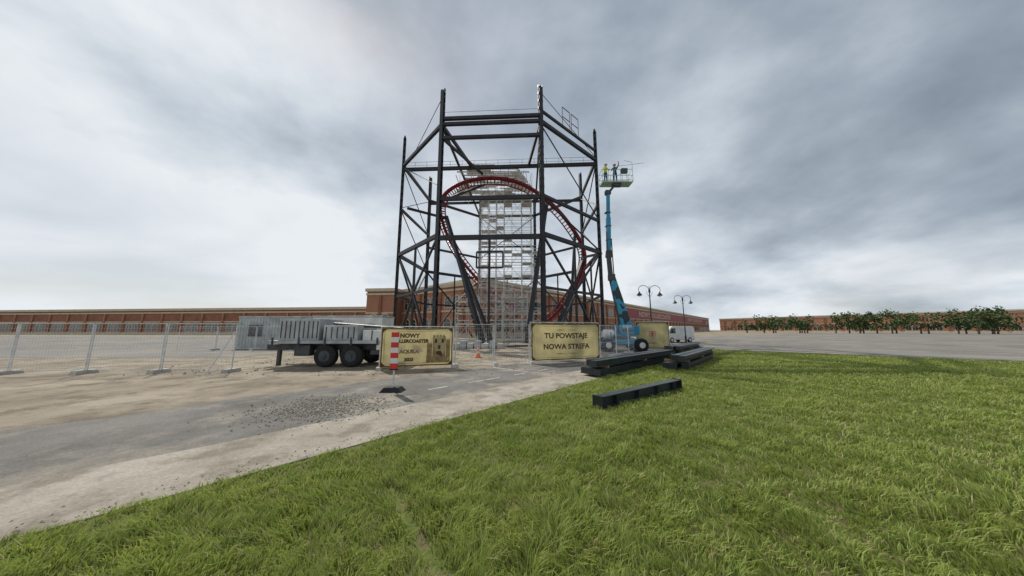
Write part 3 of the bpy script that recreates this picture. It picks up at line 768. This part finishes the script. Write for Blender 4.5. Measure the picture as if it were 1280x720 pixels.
# ------------------------------------------------------------------ people in the basket
def person(name,x,y,z,yaw,vest,pants,helm,arm=0,lean=0):
    J={'pel':(0,0,.95,.135),'sp':(0,-.01-lean*.3,1.15,.125),'ch':(0,-.02-lean,1.36,.15),'nk':(0,-.03-lean*1.3,1.51,.055),'hd':(0,-.05-lean*1.5,1.62,.09),'ht':(0,-.045-lean*1.5,1.70,.085)}
    E=[('pel','sp'),('sp','ch'),('ch','nk'),('nk','hd'),('hd','ht')]
    for s,t in ((-1,'l'),(1,'r')):
        J['hip'+t]=(s*.10,0,.88,.10); J['kn'+t]=(s*.12,-.03+.03*s,.49,.065); J['an'+t]=(s*.13,.02,.10,.045); J['to'+t]=(s*.15,-.15,.045,.04)
        J['sh'+t]=(s*.19,-.02-lean,1.42,.065)
        if arm and s==1: J['el'+t]=(s*.33,-.10-lean,1.55,.048); J['wr'+t]=(s*.34,-.2-lean,1.80,.032); J['pa'+t]=(s*.34,-.22-lean,1.87,.034)
        else: J['el'+t]=(s*.27,-.12-lean,1.19,.048); J['wr'+t]=(s*.20,-.34-lean*.6,1.13,.032); J['pa'+t]=(s*.19,-.41-lean*.6,1.13,.034)
        E+=[('pel','hip'+t),('hip'+t,'kn'+t),('kn'+t,'an'+t),('an'+t,'to'+t),('ch','sh'+t),('sh'+t,'el'+t),('el'+t,'wr'+t),('wr'+t,'pa'+t)]
    ks=list(J); idx={k_:i for i,k_ in enumerate(ks)}
    me=bpy.data.meshes.new('b'); me.from_pydata([J[k_][:3] for k_ in ks],[(idx[a],idx[c]) for a,c in E],[])
    o=bpy.data.objects.new('b',me); link(o); md=o.modifiers.new('s','SKIN'); 
    for i,k_ in enumerate(ks):
        r=J[k_][3]; me.skin_vertices[0].data[i].radius=(r,r*(.8 if k_ in('ch','sp','pel') else 1))
    me.skin_vertices[0].data[0].use_root=True
    ss=o.modifiers.new('u','SUBSURF'); ss.levels=2; ss.render_levels=2
    dg=bpy.context.evaluated_depsgraph_get(); m2=bpy.data.meshes.new_from_object(o.evaluated_get(dg)); bpy.data.objects.remove(o)
    m2.materials.clear()
    for m_ in (vest,pants,skin,black): m2.materials.append(m_)
    for p in m2.polygons:
        c=p.center; rr=abs(c.x)
        if c.z<.11: p.material_index=3
        elif c.z<.98: p.material_index=1
        elif c.z>1.5 and rr<.14: p.material_index=2
        elif (c.y<-.33-lean*.6 and c.z<1.3 and rr>.1) or c.z>1.79: p.material_index=2
        else: p.material_index=0
        p.use_smooth=True
    e=empty(name,(x,y,z)); e.rotation_euler=(0,0,yaw)
    bo=bpy.data.objects.new('body',m2); link(bo); bo.parent=e
    b=MB(); hy=-.045-lean*1.5
    rings=[(0,.128,1.685),(0,.125,1.72),(0,.11,1.765),(0,.075,1.80),(0,.02,1.815)]
    b.tube([(0,hy,r[2]) for r in rings],[r[1] for r in rings],16,0); b.tube([(0,hy-.03,1.68),(0,hy-.03,1.692)],.15,16,0)
    b.tube([(0,hy-.085,1.645),(0,hy-.115,1.61)],[.010,.017],6,1)
    for s in (-1,1):
        b.tube([(s*.032,hy-.078,1.645),(s*.032,hy-.092,1.645)],.010,6,2); b.tube([(s*.092,hy,1.60),(s*.092,hy,1.65)],.016,6,1)
    b.box((-.025,hy-.09,1.572),(.025,hy-.08,1.58),2)
    for t,s in (('l',-1),('r',1)):
        pa=V(J['pa'+t][:3]); wr=V(J['wr'+t][:3]); d=(pa-wr).normalized(); sd=V((1,0,0)); dn=d.cross(sd)*(-1 if d.z<.5 else 1)
        for j in range(4):
            bs_=pa+sd*(j-1.5)*.019; l=(.03,.036,.034,.026)[j]; b.tube([bs_,bs_+d*l,bs_+d*l*1.2+dn*l*.7,bs_+d*l*.7+dn*l*1.2],[.0095,.009,.008,.006],6,1)
        th=pa-d*.03-sd*s*.03; b.tube([th,th-sd*s*.03+d*.02,th-sd*s*.03+d*.045+dn*.02],[.011,.010,.007],6,1)
    o=b.build('helmet_face_and_hands',[helm,skin,black],None,smooth=True); o.parent=e
person('construction_worker',8.15,23.45,14.25,R(15),yellow,navy,white,0,.03)
person('construction_worker',8.98,23.45,14.25,R(-25),navy,navy,mat('helmet_yellow',(.7,.45,.03),.4,0,5,.1),1,.0)

# ------------------------------------------------------------------ flatbed trailer (left)
tr=empty('flatbed_trailer',(-7.8,14.6,0)); b=MB()
b.box((-11.6,13.9,.75),(-5.1,14.1,1.02),1); b.box((-11.6,15.1,.75),(-5.1,15.3,1.02),1)
b.box((-11.2,13.4,1.06),(-5.15,15.8,1.2),2)
for i in range(5): b.box((-11.0+i*1.2,13.36,1.0),(-10.92+i*1.2,13.399,1.35),1)
b.box((-6.2,13.42,.78),(-5.25,13.9,1.04),0); b.box((-5.2,13.4,.66),(-5.08,15.8,1.0),0)
b.box((-6.55,13.6,.55),(-6.1,15.6,.75),1)
b.box((-10.0,13.5,.5),(-9.3,13.88,.98),1); b.box((-11.5,14.4,.0),(-11.35,14.55,.8),1)
b.box((-10.9,13.6,1.203),(-9.0,15.5,2.2),3); b.box((-8.8,13.6,1.203),(-7.2,15.5,1.9),3); b.box((-7.0,13.7,1.203),(-5.5,15.4,1.66),0)
for i in range(9): b.box((-10.8+i*.21,13.585,1.3),(-10.75+i*.21,13.6,2.1),1)
for i in range(6): b.box((-8.7+i*.26,13.585,1.28),(-8.65+i*.26,13.6,1.82),1)
for x in (-6.6,-6.0): b.box((x,13.68,1.203),(x+.05,13.699,1.662),1)
b.tube([(-8.7,14.2,1.98),(-5.4,14.2,1.74)],.07,8,1); b.tube([(-8.7,14.5,1.98),(-5.4,14.5,1.74)],.07,8,1)
b.box((-5.075,13.5,.72),(-5.06,13.8,.88),4)
b.build('bed_and_load',[white,dgrey,lgrey,lgrey,redp],tr,bevel=.015)
b=MB()
for x in (-8.55,-7.35):
    for y in (13.4,15.35):
        b.tube([(x,y,.5),(x,y+.05,.5),(x,y+.30,.5),(x,y+.35,.5)],[.42,.5,.5,.42],26,0); b.tube([(x,y-.01,.5),(x,y+.34,.5)],[.26,.26],16,1); b.tube([(x,y-.05,.5),(x,y,.5)],.09,10,1)
b.build('wheels',[black,dgrey],tr)
def cabin(x0,x1,y0,y1,H,m):
    e=empty('site_cabin',((x0+x1)/2,(y0+y1)/2,0)); b=MB(); b.box((x0,y0,.15),(x1,y1,H),0)
    b.box((x0-.04,y0-.04,H+.002),(x1+.04,y1+.04,H+.14),1); b.box((x0-.03,y0-.03,.02),(x1+.03,y1+.03,.148),1)
    x=x0+.15
    while x<x1-.1: b.box((x,y0-.022,.2),(x+.1,y0-.002,H-.05),0); x+=.28
    b.box((x0+1,y0-.06,1.1),(x0+2.2,y0-.024,2.1),2); b.box((x1-1.5,y0-.06,.2),(x1-.6,y0-.024,2.2),1)
    b.build('container_body',[m,lgrey,glass],e,bevel=.01)
cabin(-17.2,-11.2,25,27.5,2.75,white); cabin(-24.5,-18,26,28.4,2.75,lgrey)

# ------------------------------------------------------------------ parked vehicle
def vehicle(name,x,y,ang,kind,paintm):
    e=empty(name,(x,y,0)); e.rotation_euler=(0,0,ang)
    def bld(b,n,ms,bev=0):
        o=b.build(n,ms,None,bevel=bev); o.parent=e
    prof=[(-2.5,.35),(2.55,.35),(2.6,.95),(2.35,1.15),(1.75,1.95),(1.4,2.15),(-2.4,2.15),(-2.55,1.9)]; W=1.0; win=[[(.95,1.2),(2.05,1.2),(1.65,1.85),(.95,1.9)]]; wx=(-1.6,1.65); r=.34
    b=MB(); b.extrude([(a,-W,z) for a,z in prof],(0,2*W,0)); bld(b,'body',[paintm],.07)
    b=MB()
    for wn in win:
        for s in (-1,1): b.extrude([(a,s*(W+.004),z) for a,z in wn],(0,-s*.006,0))
    b.hexa([(2.32,-.85,1.2),(2.37,-.85,1.2),(2.37,.85,1.2),(2.32,.85,1.2),(1.80,-.8,1.88),(1.86,-.8,1.88),(1.86,.8,1.88),(1.80,.8,1.88)])
    bld(b,'windows',[glass])
    b=MB()
    for a in wx:
        for s in (-1,1): b.tube([(a,s*(W-.2),r),(a,s*(W+.015),r)],r,20,0); b.tube([(a,s*(W+.016),r),(a,s*(W+.025),r)],r*.6,14,1)
    bld(b,'wheels',[black,alu])
    b=MB(); X=prof[2][0]
    for s in (-1,1): b.box((X-.08,s*.6-.15,.66),(X+.005,s*.6+.15,.82))
    bld(b,'lights',[white])
vehicle('parked_van',22.3,40,R(200),'van',white)

# ------------------------------------------------------------------ distant trees beyond the car park (one mass)
b=MB(); cl=[]
leaf=mat('tree_leaves',(.05,.085,.022),.7,0,.3,.45); bark=mat('tree_bark',(.08,.06,.04),.9)
for i in range(70):
    f=i/70; x=125+f*200+random.uniform(-6,6); y=150-f*135+random.uniform(-10,10)
    H=random.uniform(6,11); b.tube([(x,y,0),(x+.3,y,H*.45)],[.3,.15],6,1)
    for j in range(9): cl.append((x+random.gauss(0,H*.3),y+random.gauss(0,H*.25),H*random.uniform(.3,.85),H*random.uniform(.12,.24)))
for i in range(30000):
    x,y,z,r=random.choice(cl); d=V((random.gauss(0,1),random.gauss(0,1),random.gauss(0,1))).normalized()*r*random.uniform(.5,1.1)
    c=V((x,y,z))+d; s=random.uniform(.2,.45); a=V((random.gauss(0,1),random.gauss(0,1),random.gauss(0,1))).normalized()*s; e_=a.cross(V((random.gauss(0,1),random.gauss(0,1),random.gauss(0,1)))).normalized()*s
    b.quad(c-a,c-e_,c+a,c+e_,0)
b.build('distant_trees',[leaf,bark])
print('done')
